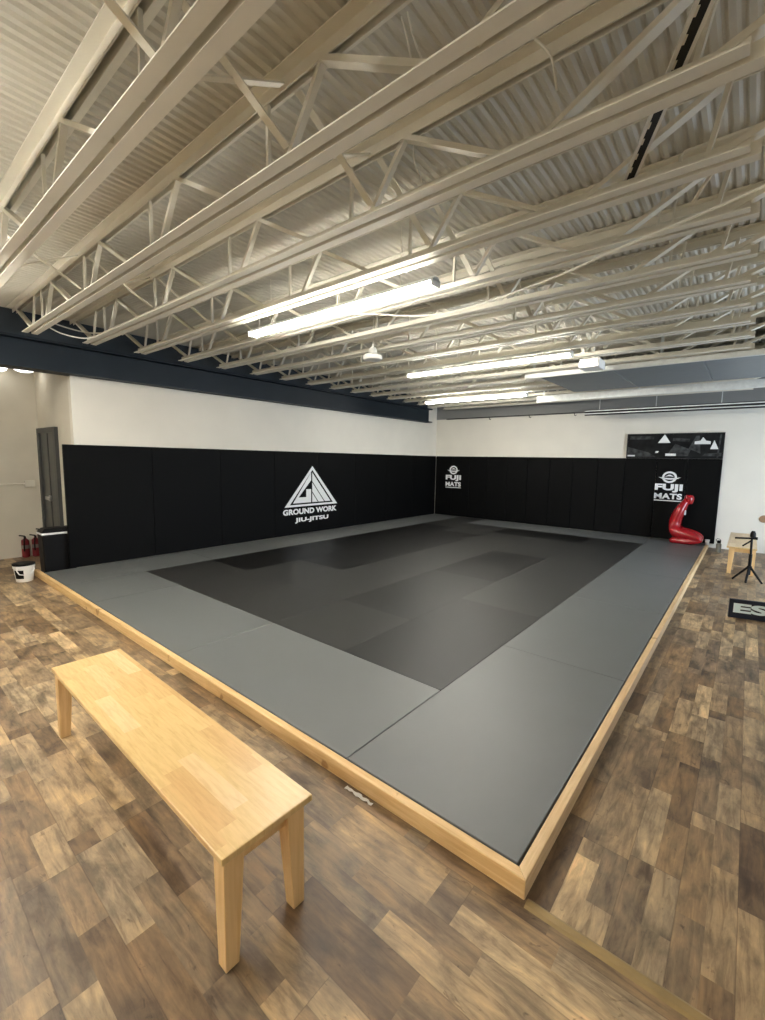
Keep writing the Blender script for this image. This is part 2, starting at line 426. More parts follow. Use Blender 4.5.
strip_light(-5.2, -2.8, -4.2, 'lit white fluorescent strip light at the rear of the room, left side')

# ---------------------------------------------------------------- rolled-up loading door under the roof
dl = thing('overhead_door', 'blue-grey loading door rolled up flat under the roof at back right', 'garage door', (0, 6.7, 3.13))
nsec = 5; x0 = -2.25
for i in range(nsec):
    a = x0 + i*1.12
    obj('door_panel', MB().box(a, a+1.112, -0.98, 1.02, 0.035, 0.075), M['door_leaf'], dl, bevel=0.004, seg=1)
for xe in (-1.9, .4):
    for ye in (-.9, .9):
        obj('hanger', MB().box(xe, xe+.03, ye-.01, ye+.01, .075, ZD-3.13), M['galv'], dl)
def track(y, x0, z, lab, h=0.07, w=0.05):
    t = thing('door_track', lab, 'door track', (x0, y, z))
    L = XR - x0
    obj('rail', MB().prism([(-w/2, 0), (w/2, 0), (w/2, .008), (-w/2+.008, .008), (-w/2+.008, h-.008), (w/2, h-.008), (w/2, h), (-w/2, h)], 0, 0, L), M['galv'], t)
    for xe in (0.12, 1.9):
        obj('hanger', MB().box(xe, xe+0.035, -0.004, 0.004, h, ZD-z), M['galv'], t)
    return t
track(5.63, -2.40, 3.12, 'bright steel door track on the near side of the rolled-up door')
track(7.90, -3.05, 3.03, 'wide white steel door track on the far side of the rolled-up door', h=0.13, w=0.06)
t = thing('twin_rail', 'long thin twin steel rail hanging in front of the back wall top', 'rail', (-2.45, 9.30, 2.87))
for zz in (0.0, 0.062):
    obj('rail', MB().box(0, XR+2.45, -.025, .0, zz, zz+.022), M['galv'], t, bevel=.003, seg=1)
obj('cover', MB().box(0, XR+2.45, -0.02, 0.02, -0.028, 0.10), M['matt_black'], t)
for xe in (0.3, 1.4, 2.5):
    obj('hanger', MB().box(xe, xe+.012, -0.006, 0.006, 0.10, ZD-2.87), M['galv'], t)
# dark angle along the head of the back wall
struct('trim_3', MB().box(-6.6, XR, YW-.07, YW-.02, 2.985, 3.01), M['dark_metal'])
for i in range(5):
    tag(obj('ceiling_hook', MB().tube([(-5.2+i*1.15, YW-.055, 2.99), (-5.2+i*1.15, YW-.055, 2.94), (-5.17+i*1.15, YW-.055, 2.93), (-5.15+i*1.15, YW-.055, 2.95)], 0.010, 6), M['dark_metal']),
        f'small dark hook at the head of the back wall, {ORD[i]} from the left corner', 'hook', 'small hooks along the back wall head')
t = thing('opener_box', 'small white lit box hanging beside the middle strip light', 'box', (-1.20, 4.98, 3.04))
obj('casing', MB().box(-.13, .13, -.16, .16, 0, .12), M['white_plastic'], t, bevel=.012)
obj('lamp_cover', MB().box(-.10, .10, -.175, -.16, .025, .095), M['glow'], t)
obj('bracket', MB().box(-.02, .02, -.02, .02, .12, .64), M['steel'], t)

# bell-shaped pendant
t = thing('bell_pendant', 'white bell-shaped ceiling pendant hanging below the joists, left of the middle light', 'pendant', (-3.25, 2.75, 3.02))
obj('shade', MB().lathe([(0.02,0.0),(0.11,0.0),(0.122,0.012),(0.122,0.05),(0.10,0.068),(0.055,0.078),(0.02,0.08)], 28), M['white_plastic'], t, smooth=True)
obj('neck', MB().lathe([(0.05,0.078),(0.056,0.09),(0.052,0.13),(0.035,0.155),(0.014,0.165),(0.012,0.20)], 20), M['white_plastic'], t, smooth=True)
obj('stem', MB().tube([(0,0,0.2),(0,0,0.64)], 0.008, 8), M['steel'], t)

# cables, conduits
def cable(name, pts, r, lab, cat='cable', mat='cable', seg=6):
    P_ = [Vector(p) for p in pts]; out = []
    for i in range(len(P_)-1):
        a, b = P_[i], P_[i+1]; p0 = P_[max(i-1, 0)]; p3 = P_[min(i+2, len(P_)-1)]
        for s in range(seg):
            t = s/seg
            out.append(0.5*((2*a) + (b-p0)*t + (2*p0-5*a+4*b-p3)*t*t + (3*a-p0-3*b+p3)*t**3))
    out.append(P_[-1])
    return tag(obj(name, MB().tube(out, r, 6), M[mat], smooth=True), lab, cat)
cable('power_cable', [(-2.66,1.42,3.165),(-2.12,2.0,3.17),(-1.74,2.12,3.16),(-1.2,2.08,3.175),(-.63,1.9,3.17),(-.2,1.72,3.175),(.28,1.53,3.17),(.75,1.35,3.18)], .009, 'loose white cable trailing right from the nearest strip light under the joists')
cable('looped_cable', [(-5.70,-.12,3.264),(-5.83,.13,3.255),(-5.86,.36,3.25),(-5.75,.52,3.264)], .008, 'upper white cable looped between the first joists at far left')
cable('looped_cable', [(-5.80,-.13,3.262),(-5.95,.10,3.205),(-5.93,.36,3.192),(-5.80,.53,3.262)], .008, 'lower white cable looped between the first joists at far left')
cable('hanging_wire', [(-.69,-.03,3.60),(-.63,-.06,3.45),(-.56,-.10,3.25)], .004, 'left one of two thin wires dropping behind the second joist, top centre')
cable('hanging_wire', [(-.66,-.03,3.60),(-.60,-.06,3.45),(-.50,-.10,3.25)], .004, 'right one of two thin wires dropping behind the second joist, top centre')
cable('hanging_wire', [(-1.08,.60,3.60),(-1.0,.50,3.42),(-.90,.44,3.25)], .004, 'short thin wire hanging behind the third joist, above the nearest strip light')
cable('hanging_wire', [(-.33,.30,3.60),(-.22,.40,3.50),(-.20,.46,3.38)], .006, 'thin bent wire between the second and third joists at top right')
cable('arched_cable', [(.20,1.66,3.30),(.33,1.50,3.40),(.45,1.45,3.42),(.56,1.50,3.36),(.62,1.60,3.22)], .011, 'white cable bent in an arch between the joist ends at right', mat='steel')
for dy, dz, lab in ((0.0, 0.0, 'lower of two parallel cream conduits bent down at one end, far right of the joists'), (-.05, .03, 'upper of two parallel cream conduits bent down at one end, far right of the joists')):
    tag(obj('conduit', MB().tube([(.16,1.42+dy,3.32+dz),(.16,1.42+dy,3.39+dz),(.175,1.42+dy,3.41+dz),(1.3,1.42+dy,3.41+dz),(1.32,1.42+dy,3.43+dz),(1.32,1.42+dy,ZD)], .011, 8), M['steel'], smooth=True), lab, 'conduit')
# small wire stirrups hung between joist ends at right
for i, k in enumerate((3, 4, 5, 6)):
    y = YJ(k)+.28
    tag(obj('wire_stirrup', MB().tube([(-.02,y,ZD+.002),(-.05,y,3.30),(.03,y+.02,3.27),(.06,y+.02,ZD+.002)], .009, 6), M['steel']),
        f'thin cream wire stirrup hanging near the right ends of the joists, {ORD[i]} from the camera', 'stirrup', 'wire stirrups between the joist ends')
# black slot rail
t = thing('slot_rail', 'black slotted rail with white edges lying across the joists at top right', 'rail', (.13,.78,3.275))
d = Vector((.52,-1.15,0)); 
pa, pb = Vector((.442,-1.03,0)), Vector((-.234,.52,0))
obj('channel', MB().bar(pa, pb, .012, .034, side=(0,0,1)), M['matt_black'], t)
nrm = Vector((pb-pa)).normalized().cross(Vector((0,0,1)))
for s in (-1, 1):
    obj('edge_strip', MB().bar(pa+nrm*s*.024, pb+nrm*s*.024, .013, .014, side=(0,0,1)), M['white_paint'], t)
nb = MB()
for i in range(16):
    c = pa.lerp(pb, (i+.5)/16) + Vector((0,0,.0))
    nb.bar(c - nrm*.010 + Vector((0,0,-.007)), c - nrm*.018 + Vector((0,0,-.007)), .04, .003, side=tuple((pb-pa).normalized()))
obj('teeth', nb, M['steel'], t)

# ---------------------------------------------------------------- mats
def mat_tile(x0, x1, y0, y1, m, lab, grp):
    gap = 0.0022 if m == 'mat_grey' else 0.0006
    o = MB().box(x0+gap-((x0+x1)/2), x1-gap-((x0+x1)/2), y0+gap-((y0+y1)/2), y1-gap-((y0+y1)/2), 0, MZ)
    tag(obj('floor_mat', o, M[m], bevel=.0025 if m == 'mat_grey' else .0005, seg=1, loc=((x0+x1)/2, (y0+y1)/2, 0)), lab, 'floor mat', grp)
ge = .008
G1 = 'grey border mats'; G2 = 'dark mats of the centre field'
R0 = -ge
rn = ['nearest the camera', 'second from the near corner', 'third from the near corner', 'fourth from the near corner', 'at the back wall by the red dummy']
for i in range(5):
    y0, y1 = max(2*i+ge, ge) if i == 0 else 2*i+.05, (2*i+2+.05 if i < 4 else YB-.004)
    mat_tile(-1.005, R0, y0, y1, 'mat_grey', f'grey border mat along the right edge, {rn[i]}', G1)
ln = ['at the near end by the bin', 'second from the bin', 'under the triangle logo', 'fourth from the bin', 'in the far corner']
for i in range(5):
    y0, y1 = (ge if i == 0 else 2*i+.05), (2*i+2+.05 if i < 4 else YB-.004)
    mat_tile(XL+.004, -6.0, y0, y1, 'mat_grey', f'grey border mat along the left wall, {ln[i]}', G1)
for i, (a, b) in enumerate(((-6.0,-5.0),(-5.0,-3.0),(-3.0,-1.005))):
    mat_tile(a, b, ge, .99, 'mat_grey', 'grey border mat of the near edge, ' + ['short one towards the left wall','middle one','one beside the near corner'][i], G1)
YF = 8.95
mat_tile(-6.0, -5.2, YF, YB-.004, 'mat_sheen', 'sheen-lightened black mat reaching the back wall near the far left corner', G2)
for i, (a, b) in enumerate(((-5.2,-3.6),(-3.6,-2.2),(-2.2,-1.005))):
    mat_tile(a, b, YF+.0, YB-.004, 'mat_grey', 'grey border mat along the back wall, ' + ['left one','middle one','right one'][i], G1)
# centre field, columns x, 1 x 2 m tiles:  (x0, y0, y1, tone); texture-direction sheen is painted in as tone
field = [(-6,1,2,'c'),(-6,2,4,'b'),(-6,4,6,'b'),(-6,6,8,'b'),(-6,8,YF,'c'),
         (-5,1,3,'c'),(-5,3,5,'b'),(-5,5,7.4,'b'),(-5,7.4,YF,'c'),
         (-4,1,2,'c'),(-4,2,4,'c'),(-4,4,6,'c'),(-4,6,8,'c'),(-4,8,YF,'b'),
         (-3,1,2,'c'),(-3,2,4,'m'),(-3,4,6,'b'),(-3,6,8,'c'),(-3,8,YF,'b'),
         (-2,1,3,'m'),(-2,3,5,'c'),(-2,5,7,'c'),(-2,7,YF,'c')]
M['mat_half_sheen'] = plain('black vinyl mat with faint painted sheen', (0.0165, 0.0165, 0.0158), 0.45, bump=0.10, bscale=450, spec=0.30)  # weaker version of the sheen painted into the black mat colour
cn = {-6:'the field column beside the left border', -5:'the second field column from left', -4:'the middle field column', -3:'the fourth field column from left', -2:'the field column beside the right border'}
cnt = {}
for x0, y0, y1, c in field:
    cnt[x0] = cnt.get(x0, -1)+1
    cname = {'b':'black','c':'sheen-lightened black','m':'faintly sheen-lightened black'}[c]
    x1 = x0+1 if x0 != -2 else -1.005
    ya = .99 if y0 == 1 else y0
    mat_tile(x0, x1, ya, y1, {'b':'mat_black','c':'mat_sheen','m':'mat_half_sheen'}[c], f'{cname} mat in {cn[x0]}, {ORD[cnt[x0]]} from the near side', G2)

# timber edging, mitred at the corner
def rail_mb(pts_in, pts_out): 
    vs = [(*p, 0.0) for p in pts_in] + [(*p, 0.0) for p in pts_out[::-1]]
    n = 4; vs2 = [(v[0], v[1], MZ) for v in vs]
    return MB().add(vs+vs2, [(3,2,1,0),(4,5,6,7),(0,1,5,4),(1,2,6,5),(2,3,7,6),(3,0,4,7)])
T = .047
joints = [-7.235, -4.8, -2.42, 0]
tn = ['farthest one, by the white bucket', 'middle one', 'one ending at the near corner']
for i in range(3):
    a, b = joints[i], joints[i+1]
    bo = T if i == 2 else b
    tag(obj('edging_timber', rail_mb([(a+.001, 0), (b-.001 if i < 2 else 0, 0)], [(a+.001, -T), (b-.001 if i < 2 else T, -T)]), M['pine_x'], bevel=.004, seg=2),
        f'pine edging timber along the near side of the mats, {tn[i]}', 'timber', 'pine timbers framing the mats')
joints = [0, 3.66, 7.32, YB-.01]
tn = ['one starting at the near corner', 'middle one', 'farthest one, beside the red dummy']
for i in range(3):
    a, b = joints[i], joints[i+1]
    tag(obj('edging_timber', rail_mb([(0, a+.001 if i else 0), (0, b-.001)], [(T, a+.001 if i else -T), (T, b-.001)]), M['pine_y'], bevel=.004, seg=2),
        f'pine edging timber along the right side of the mats, {tn[i]}', 'timber', 'pine timbers framing the mats')
# torn strip of tape on the floor by the edging
tp = MB(); rr = random.Random(3)
pts = [(-.93+.017*i, -T-.012-rr.random()*.012) for i in range(12)]
pts2 = [(-.93+.017*i, -T-.026-rr.random()*.016) for i in range(12)]
for i in range(11):
    z = .002
    tp.add([(*pts[i],z),(*pts[i+1],z),(*pts2[i+1],z),(*pts2[i],z),(*pts[i],z+.003),(*pts[i+1],z+.003),(*pts2[i+1],z+.003),(*pts2[i],z+.003)],
           [(3,2,1,0),(4,5,6,7),(0,1,5,4),(1,2,6,5),(2,3,7,6),(3,0,4,7)])
tag(obj('paper_scrap', tp, M['white']), 'torn white scrap on the floor against the near pine edging', 'scrap')

# ---------------------------------------------------------------- wall pads
ZP0, ZP1 = MZ+.002, MZ+1.801
PN = 8; ya, yb = .317, YB-.002
def lp_name(i): return 'nearest the door' if i == 0 else ('meeting the far corner' if i == PN-1 else f'{ORD[i]} from the door end')
for i in range(PN):
    a = ya+(yb-ya)*i/PN; b = ya+(yb-ya)*(i+1)/PN
    z0 = ZP0
    tag(obj('wall_pad', MB().box(XW+.001, XL, a+.0015, b-.0015, z0, ZP1), M['pad'], bevel=.006, seg=2),
        f'black padded panel on the left wall, {lp_name(i)}', 'wall pad', 'black pads on the left wall')
xs = [XL+.002, -6.36, -5.77, -5.19, -4.60, -4.02, -3.43, -2.85, -2.265, -1.677, -1.048, -.465, .139]
for i in range(12):
    tag(obj('wall_pad', MB().box(xs[i]+.003, xs[i+1]-.003, YB, YW-.001, ZP0, ZP1), M['pad'], bevel=.009, seg=2),
        f'black padded panel on the back wall, {ORD[i]} from the left corner' + (', at the white wall' if i == 11 else ''), 'wall pad', 'black pads on the back wall')

# logos ------------------------------------------------------------
def left_frame(u, w, d): return (XL+.0002+d, u, w)
def back_frame(u, w, d): return (u, YB-.0002-d, w)
t = thing('triangle_logo', 'large white triangle emblem with lettering below on the left wall pads', 'logo', (0,0,0))
def poly(frame, loops, d=.002):
    mb = MB()
    for lp in loops:
        n = len(lp); vs = [frame(u, w, 0) for u, w in lp] + [frame(u, w, d) for u, w in lp]
        mb.add(vs, [tuple(range(n))[::-1], tuple(range(n, 2*n))] + [(i, (i+1) % n, n+(i+1) % n, n+i) for i in range(n)])
    return mb
A_ = (4.975, 1.585); B_ = (4.20, .70); C_ = (5.755, .70)
def T_(u, v):   # u across base 0..1 , v height 0..1 inside the big triangle box
    return (B_[0] + (C_[0]-B_[0])*u, B_[1] + (A_[1]-B_[1])*v)
def tri(i):     # triangle inset by i (fraction)
    return [T_(i*1.9, i), T_(1-i*1.9, i), T_(.5, 1-i*2.1)]
o0, o1 = tri(0), tri(.048)
loops = [[o0[k], o0[(k+1)%3], o1[(k+1)%3], o1[k]] for k in range(3)]
obj('outline', poly(left_frame, loops), M['white'], t)
# left arm of the G with its hook
obj('emblem_g', poly(left_frame, [[T_(.145,.085), T_(.245,.085+.14), T_(.475,.64), T_(.475,.84)],
                               [T_(.145,.085), T_(.475,.085), T_(.475,.225), T_(.245,.225)],
                               [T_(.385,.225), T_(.475,.225), T_(.475,.42), T_(.385,.42)]]), M['white'], t)
# right slanted bars
obj('emblem_bar', poly(left_frame, [[T_(.497,.84), T_(.858,.085), T_(.745,.085), T_(.497,.62)]]), M['white'], t)
obj('emblem_bar', poly(left_frame, [[T_(.497,.585), T_(.728,.085), T_(.62,.085), T_(.497,.36)]]), M['white'], t)
obj('emblem_bar', poly(left_frame, [[T_(.497,.325), T_(.603,.085), T_(.497,.085)]]), M['white'], t)
link('lettering', text_mesh('lettering', 'GROUND WORK', M['white'], 4.16, 5.735, .53, .655, left_frame, .045), t)
link('lettering', text_mesh('lettering', 'JIU-JITSU', M['white'], 4.48, 5.47, .335, .455, left_frame, .045), t)

def fuji(xc, lab):
    t = thing('pad_logo', lab, 'logo', (0,0,0), 'white maker logos on the back wall pads')
    n = 40; mb = MB(); zc = 1.48; ro, ri = .128, .088
    loops = []
    for i in range(n):
        a0, a1 = 2*PI*i/n, 2*PI*(i+1)/n
        loops.append([(xc+ri*1.1*math.cos(a0), zc+ri*math.sin(a0)), (xc+ro*1.1*math.cos(a0), zc+ro*math.sin(a0)),
                      (xc+ro*1.1*math.cos(a1), zc+ro*math.sin(a1)), (xc+ri*1.1*math.cos(a1), zc+ri*math.sin(a1))])
    obj('ring', poly(back_frame, loops), M['white'], t)
    obj('swoosh', poly(back_frame, [[(xc-.215, zc+.0), (xc-.12, zc-.045), (xc, zc-.055), (xc+.12, zc-.045), (xc+.215, zc+.0), (xc+.12, zc-.012), (xc, zc-.02), (xc-.12, zc-.012)],
                                    [(xc-.09, zc+.005), (xc-.02, zc+.055), (xc+.02, zc+.055), (xc+.09, zc+.005), (xc+.03, zc+.02), (xc-.03, zc+.02)]]), M['white'], t)
    link('lettering', text_mesh('lettering', 'FUJI', M['white'], xc-.265, xc+.265, 1.145, 1.33, back_frame, .05), t)
    link('lettering', text_mesh('lettering', 'MATS', M['white'], xc-.265, xc+.265, .99, 1.12, back_frame, .04), t)
    obj('underline', poly(back_frame, [[(xc-.265,.945),(xc+.265,.945),(xc+.265,.965),(xc-.265,.965)]]), M['white'], t)
fuji(-6.30, 'small white FUJI MATS logo on the back wall pads by the far left corner')
fuji(-.775, 'white FUJI MATS logo on the back wall pads above the red dummy')

# banner -----------------------------------------------------------
t = thing('wall_banner', 'wide black and grey photo banner standing on the pads at back right', 'banner', (-.775, YW-.03, 1.893))
obj('board', MB().box(-.90, .91, -.015, .015, 0, .555), M['photo_dark'], t)
fr = MB(); fr.box(-.90,.91,-.022,-.015,0,.016); fr.box(-.90,.91,-.022,-.015,.539,.555); fr.box(-.90,-.884,-.022,-.015,0,.555); fr.box(.894,.91,-.022,-.015,0,.555)
obj('frame', fr, M['matt_black'], t)
def bf(u, w, d): return (u, -.016-d, w*1.06+.005)
obj('print_patch', poly(bf, [[(-.88,.03),(-.30,.03),(-.45,.12),(-.88,.24)], [(-.84,.40),(-.36,.40),(-.36,.47),(-.84,.47)], [(-.10,.05),(.30,.05),(.34,.18),(.05,.30)],
                             [(.30,.20),(.42,.46),(.48,.46),(.52,.10)], [(.55,.05),(.88,.05),(.88,.12),(.60,.10)], [(.0,.36),(.30,.34),(.32,.40),(.0,.42)],
                             [(.80,.02),(.83,.02),(.86,.49),(.83,.49)]], .001), M['photo_mid'], t)
obj('print_mark', poly(bf, [[(-.28,.32),(-.04,.32),(-.16,.50)], [(.40,.29),(.68,.29),(.68,.345),(.60,.36),(.54,.43),(.50,.36),(.40,.345)],
                            [(.68,.19),(.82,.19),(.74,.37)], [(-.87,.035),(-.72,.035),(-.72,.065),(-.87,.065)], [(-.12,.05),(.08,.05),(.08,.10),(-.12,.10)],
                            [(-.32,.11),(-.27,.11),(-.25,.15),(-.31,.15)]], .002), M['tube_off'], t)

# ---------------------------------------------------------------- bench
def make_bench(lab, loc, rotz=0):
    t = thing('wooden_bench', lab, 'bench', loc, 'pale wooden benches', rotz)
    L, W, H = 1.985, .385, .45
    obj('seat', MB().box(-L/2, L/2, -W/2, W/2, H-.026, H), M['bench_top'], t, bevel=.004, seg=2)
    for sx in (-1, 1):
        for sy in (-1, 1):
            xo, yo = sx*(L/2-.012), sy*(W/2-(.012 if sy < 0 else .032))
            wt, wb, ht, hb = .068, .050, .080, .052
            def rr(w, h): 
                xa, xb_ = sorted((xo, xo-sx*w)); y_a, y_b = sorted((yo, yo-sy*h)); return (xa, xb_, y_a, y_b)
            obj('leg', MB().frustum(rr(wb, hb), rr(wt, ht), 0.004, H-.026), M['bench_wood'], t, bevel=.003, seg=2)
            xg, yg = xo-sx*wb/2, yo-sy*hb/2
            obj('leg_pad', MB().box(xg-.016, xg+.016, yg-.016, yg+.016, 0, .004), M['black'], t)
        xa = sx*(L/2-.045)
        obj('apron', MB().box(xa-.011, xa+.011, -W/2+.08, W/2-.08, H-.085, H-.026), M['bench_wood'], t, bevel=.002, seg=1)
    for sy in (-1, 1):
        yo = sy*(W/2-.05)
        obj('apron', MB().box(-L/2+.073, L/2-.073, yo-.010, yo+.010, H-.075, H-.026), M['bench_wood'], t, bevel=.002, seg=1)
    return t
b1 = make_bench('large pale wooden bench standing on the planks in the left foreground', (-1.607, -.770, 0), math.radians(-.7))
b2 = copy_tree(b1); b2.location = (.600, 8.43, 0); b2.rotation_euler = (0, 0, math.radians(90))
b2['label'] = 'pale wooden bench seen end-on behind the black tripod at far right'

# ---------------------------------------------------------------- alcove door, conduit, lights
dr = struct('door_1', MB().box(-8.61, -7.81, YC-.02, YC+.0, 0.01, 2.09), M['door_grey'])
f = MB(); f.box(-8.71, -8.61, YC-.05, YC, 0, 2.17); f.box(-7.81, -7.71, YC-.05, YC, 0, 2.17); f.box(-8.61, -7.81, YC-.05, YC, 2.09, 2.17)
struct('door_frame', f, M['frame_grey'], parent=dr)
obj('door_seam', MB().box(-8.235, -8.185, YC-.032, YC-.02, .02, 2.08), M['frame_grey'], dr)
obj('door_handle', MB().box(-8.35, -8.11, YC-.075, YC-.05, 1.00, 1.05).box(-8.25, -8.17, YC-.05, YC-.02, .98, 1.07), M['chrome'], dr, bevel=.006, label='pale metal door handle')
t = thing('wall_conduit', 'thin cream conduit ending in a small box on the far left wall', 'conduit', (XFAR, -.1, 1.24))
obj('pipe', MB().tube([(.02, -5.5, 0), (.02, .36, 0)], .013, 8), M['steel'], t, smooth=True)
obj('junction_box', MB().box(0, .05, .33, .47, -.05, .06), M['steel'], t, bevel=.005)
tag(obj('wall_rail', MB().box(XFAR, XFAR+.012, -5.5, -.05, .42, .435), M['wall_grey']), 'thin pale rail low on the far left wall', 'rail')
for x_, y_, lab in ((-8.60, -.06, 'left small bright dome lamp under the dark girder at far left'), (-8.35, .24, 'right small bright dome lamp under the dark girder at far left')):
    t = thing('dome_lamp', lab, 'lamp', (x_, y_, 3.02), 'small dome lamps in the alcove')
    obj('diffuser', MB().lathe([(.02,0),(.08,.008),(.125,.03),(.14,.06)], 20), M['glow'], t, smooth=True)
    obj('rim', MB().lathe([(.145,.06),(.15,.065),(.15,.085),(.05,.09)], 20), M['white_paint'], t, smooth=True)
    obj('stem', MB().tube([(0,0,.088),(0,0,ZD-3.02)], .008, 6), M['white_paint'], t)

# ---------------------------------------------------------------- trash bin
t = thing('trash_bin', 'tall black trash bin with a white bag rim beside the left wall pads', 'trash bin', (-7.150, .235, 0))
obj('body', MB().frustum((-.12,.12,-.195,.19), (-.135,.135,-.21,.205), 0, .60), M['black'], t, bevel=.02, seg=3)
obj('bag_rim', MB().frustum((-.140,.140,-.215,.210), (-.144,.144,-.219,.214), .60, .63), M['bag'], t, bevel=.008)
obj('lid', MB().frustum((-.148,.148,-.222,.216), (-.10,.10,-.17,.17), .63, .69), M['black'], t, bevel=.015, seg=3)
# ---------------------------------------------------------------- white bucket
t = thing('white_bucket', 'short white plastic bucket with a black lid on the floor at far left', 'bucket', (-7.00, -.205, 0))
obj('body', MB().lathe([(.088,0),(.094,.004),(.117,.19),(.124,.195),(.124,.225),(.115,.23)], 32), M['white_plastic'], t, smooth=True)
obj('lid', MB().lathe([(.125,.228),(.128,.232),(.128,.25),(.118,.256),(.02,.252)], 32), M['black'], t, smooth=True)
lb = MB(); n_ = 10
for i in range(n_):
    a0 = math.radians(-75 + 60*i/n_); a1 = math.radians(-75 + 60*(i+1)/n_)
    def q(a, z): r = .094+(z-.004)*.023/.186+.0012; return (r*math.cos(a), r*math.sin(a), z)
    def q2(a, z): r = .094+(z-.004)*.023/.186-.002; return (r*math.cos(a), r*math.sin(a), z)
    lb.add([q2(a0,.05),q2(a1,.05),q2(a1,.17),q2(a0,.17),q(a0,.05),q(a1,.05),q(a1,.17),q(a0,.17)], [(3,2,1,0),(4,5,6,7),(0,1,5,4),(1,2,6,5),(2,3,7,6),(3,0,4,7)])
obj('label', lb, M['black'], t)
obj('handle', MB().tube([(.085,-.09,.21),(.11,-.10,.17),(.135,-.08,.125),(.155,-.02,.11),(.15,.05,.13),(.125,.09,.18),(.085,.09,.21)], .006, 8), M['white_plastic'], t, smooth=True)

# ---------------------------------------------------------------- fire extinguishers
def extinguisher(x, y, h, r, lab):
    t = thing('fire_extinguisher', lab, 'fire extinguisher', (x, y, 0), 'red fire extinguishers on the floor')
    obj('cylinder', MB().lathe([(r*.8,0),(r,.01),(r,h*.72),(r*.9,h*.78),(r*.45,h*.83),(r*.3,h*.86)], 20), M['dark_red'], t, smooth=True)
    obj('valve', MB().lathe([(r*.3,h*.86),(r*.32,h*.93),(r*.2,h*.95)], 12), M['dark_metal'], t)
    obj('lever', MB().bar((0,0,h*.95),(0,-r*1.4,h), .02, .012), M['black'], t)
    obj('hose', MB().tube([(r*.2,0,h*.9),(r*1.1,-.02,h*.85),(r*1.25,-.03,h*.6),(r*1.2,-.03,h*.3)], .011, 8), M['black'], t, smooth=True)
    obj('label', MB().lathe([(r+.001,h*.40),(r+.0015,h*.41),(r+.0015,h*.55),(r+.001,h*.56)], 20), M['bottle'], t)
extinguisher(-8.745, .17, .38, .055, 'dark red fire extinguisher by the far left wall, leftmost of three')
extinguisher(-8.735, .31, .38, .055, 'dark red fire extinguisher by the far left wall, middle of three')
extinguisher(-8.52, .385, .50, .075, 'tallest dark red fire extinguisher, right behind the black bin')

# ---------------------------------------------------------------- red grappling dummy (kneeling, leaning torso)
def skin(name, verts, edges, rad, mat, parent=None, root=0, levels=2):
    me = bpy.data.meshes.new(name); me.from_pydata(verts, edges, []); o = bpy.data.objects.new(name, me); C.objects.link(o)
    me.materials.append(mat)
    o.modifiers.new('s', 'SKIN'); 
    if not me.skin_vertices: me.skin_vertices.new() if hasattr(me.skin_vertices, 'new') else None
    for i, r in enumerate(rad):
        rr_ = r if isinstance(r, tuple) else (r, r)
        me.skin_vertices[0].data[i].radius = rr_
        me.skin_vertices[0].data[i].use_root = (i == root)
    su = o.modifiers.new('u', 'SUBSURF'); su.levels = levels; su.render_levels = levels
    bpy.context.view_layer.update()
    dg = bpy.context.evaluated_depsgraph_get()
    nm = bpy.data.meshes.new_from_object(o.evaluated_get(dg)); nm.name = name
    for p in nm.polygons: p.use_smooth = True
    bpy.data.objects.remove(o)
    o = link(name, nm, parent); return o
dy = 9.70
vs = [(-.53,dy,.33), (-.575,dy,.48), (-.545,dy,.64), (-.475,dy,.82), (-.415,dy,.95), (-.375,dy,1.02),
      (-.355,dy,1.045),
      (-.52,dy-.13,.30), (-.30,dy-.15,.30), (-.10,dy-.16,.235), (-.075,dy-.16,.185), (-.30,dy-.16,.155), (-.52,dy-.15,.15), (-.63,dy-.14,.135),
      (-.52,dy+.13,.30), (-.30,dy+.15,.30), (-.10,dy+.16,.235), (-.075,dy+.16,.185), (-.30,dy+.16,.155), (-.52,dy+.15,.15), (-.63,dy+.14,.135)]
es = [(0,1),(1,2),(2,3),(3,4),(4,5),(5,6),(0,7),(7,8),(8,9),(9,10),(10,11),(11,12),(12,13),(0,14),(14,15),(15,16),(16,17),(17,18),(18,19),(19,20)]
ra = [(.16,.15),(.15,.125),(.155,.125),(.15,.115),(.09,.08),(.065,.065),(.065,.065)] + [.12,.105,.09,.075,.075,.07,.06]*2
du = skin('grappling_dummy', vs, es, ra, M['red'])
tag(du, 'shiny red armless kneeling grappling dummy against the black back wall pads', 'dummy')
obj('head', MB().lathe([(.02,-.115),(.06,-.10),(.078,-.05),(.085,.0),(.08,.05),(.055,.082),(.02,.092)], 24, c=(-.345,dy,1.04), sx=1.05), M['red'], du, smooth=True)
obj('patch', MB().box(-.405,-.375, dy-.075, dy-.045, .70,.80), M['tube_off'], du, bevel=.004)
obj('knee_patch', MB().lathe([(.02,-.01),(.05,-.008),(.055,0),(.05,.008),(.02,.01)], 16, c=(-.1,dy-.16,.20)), M['dark_red'], du)

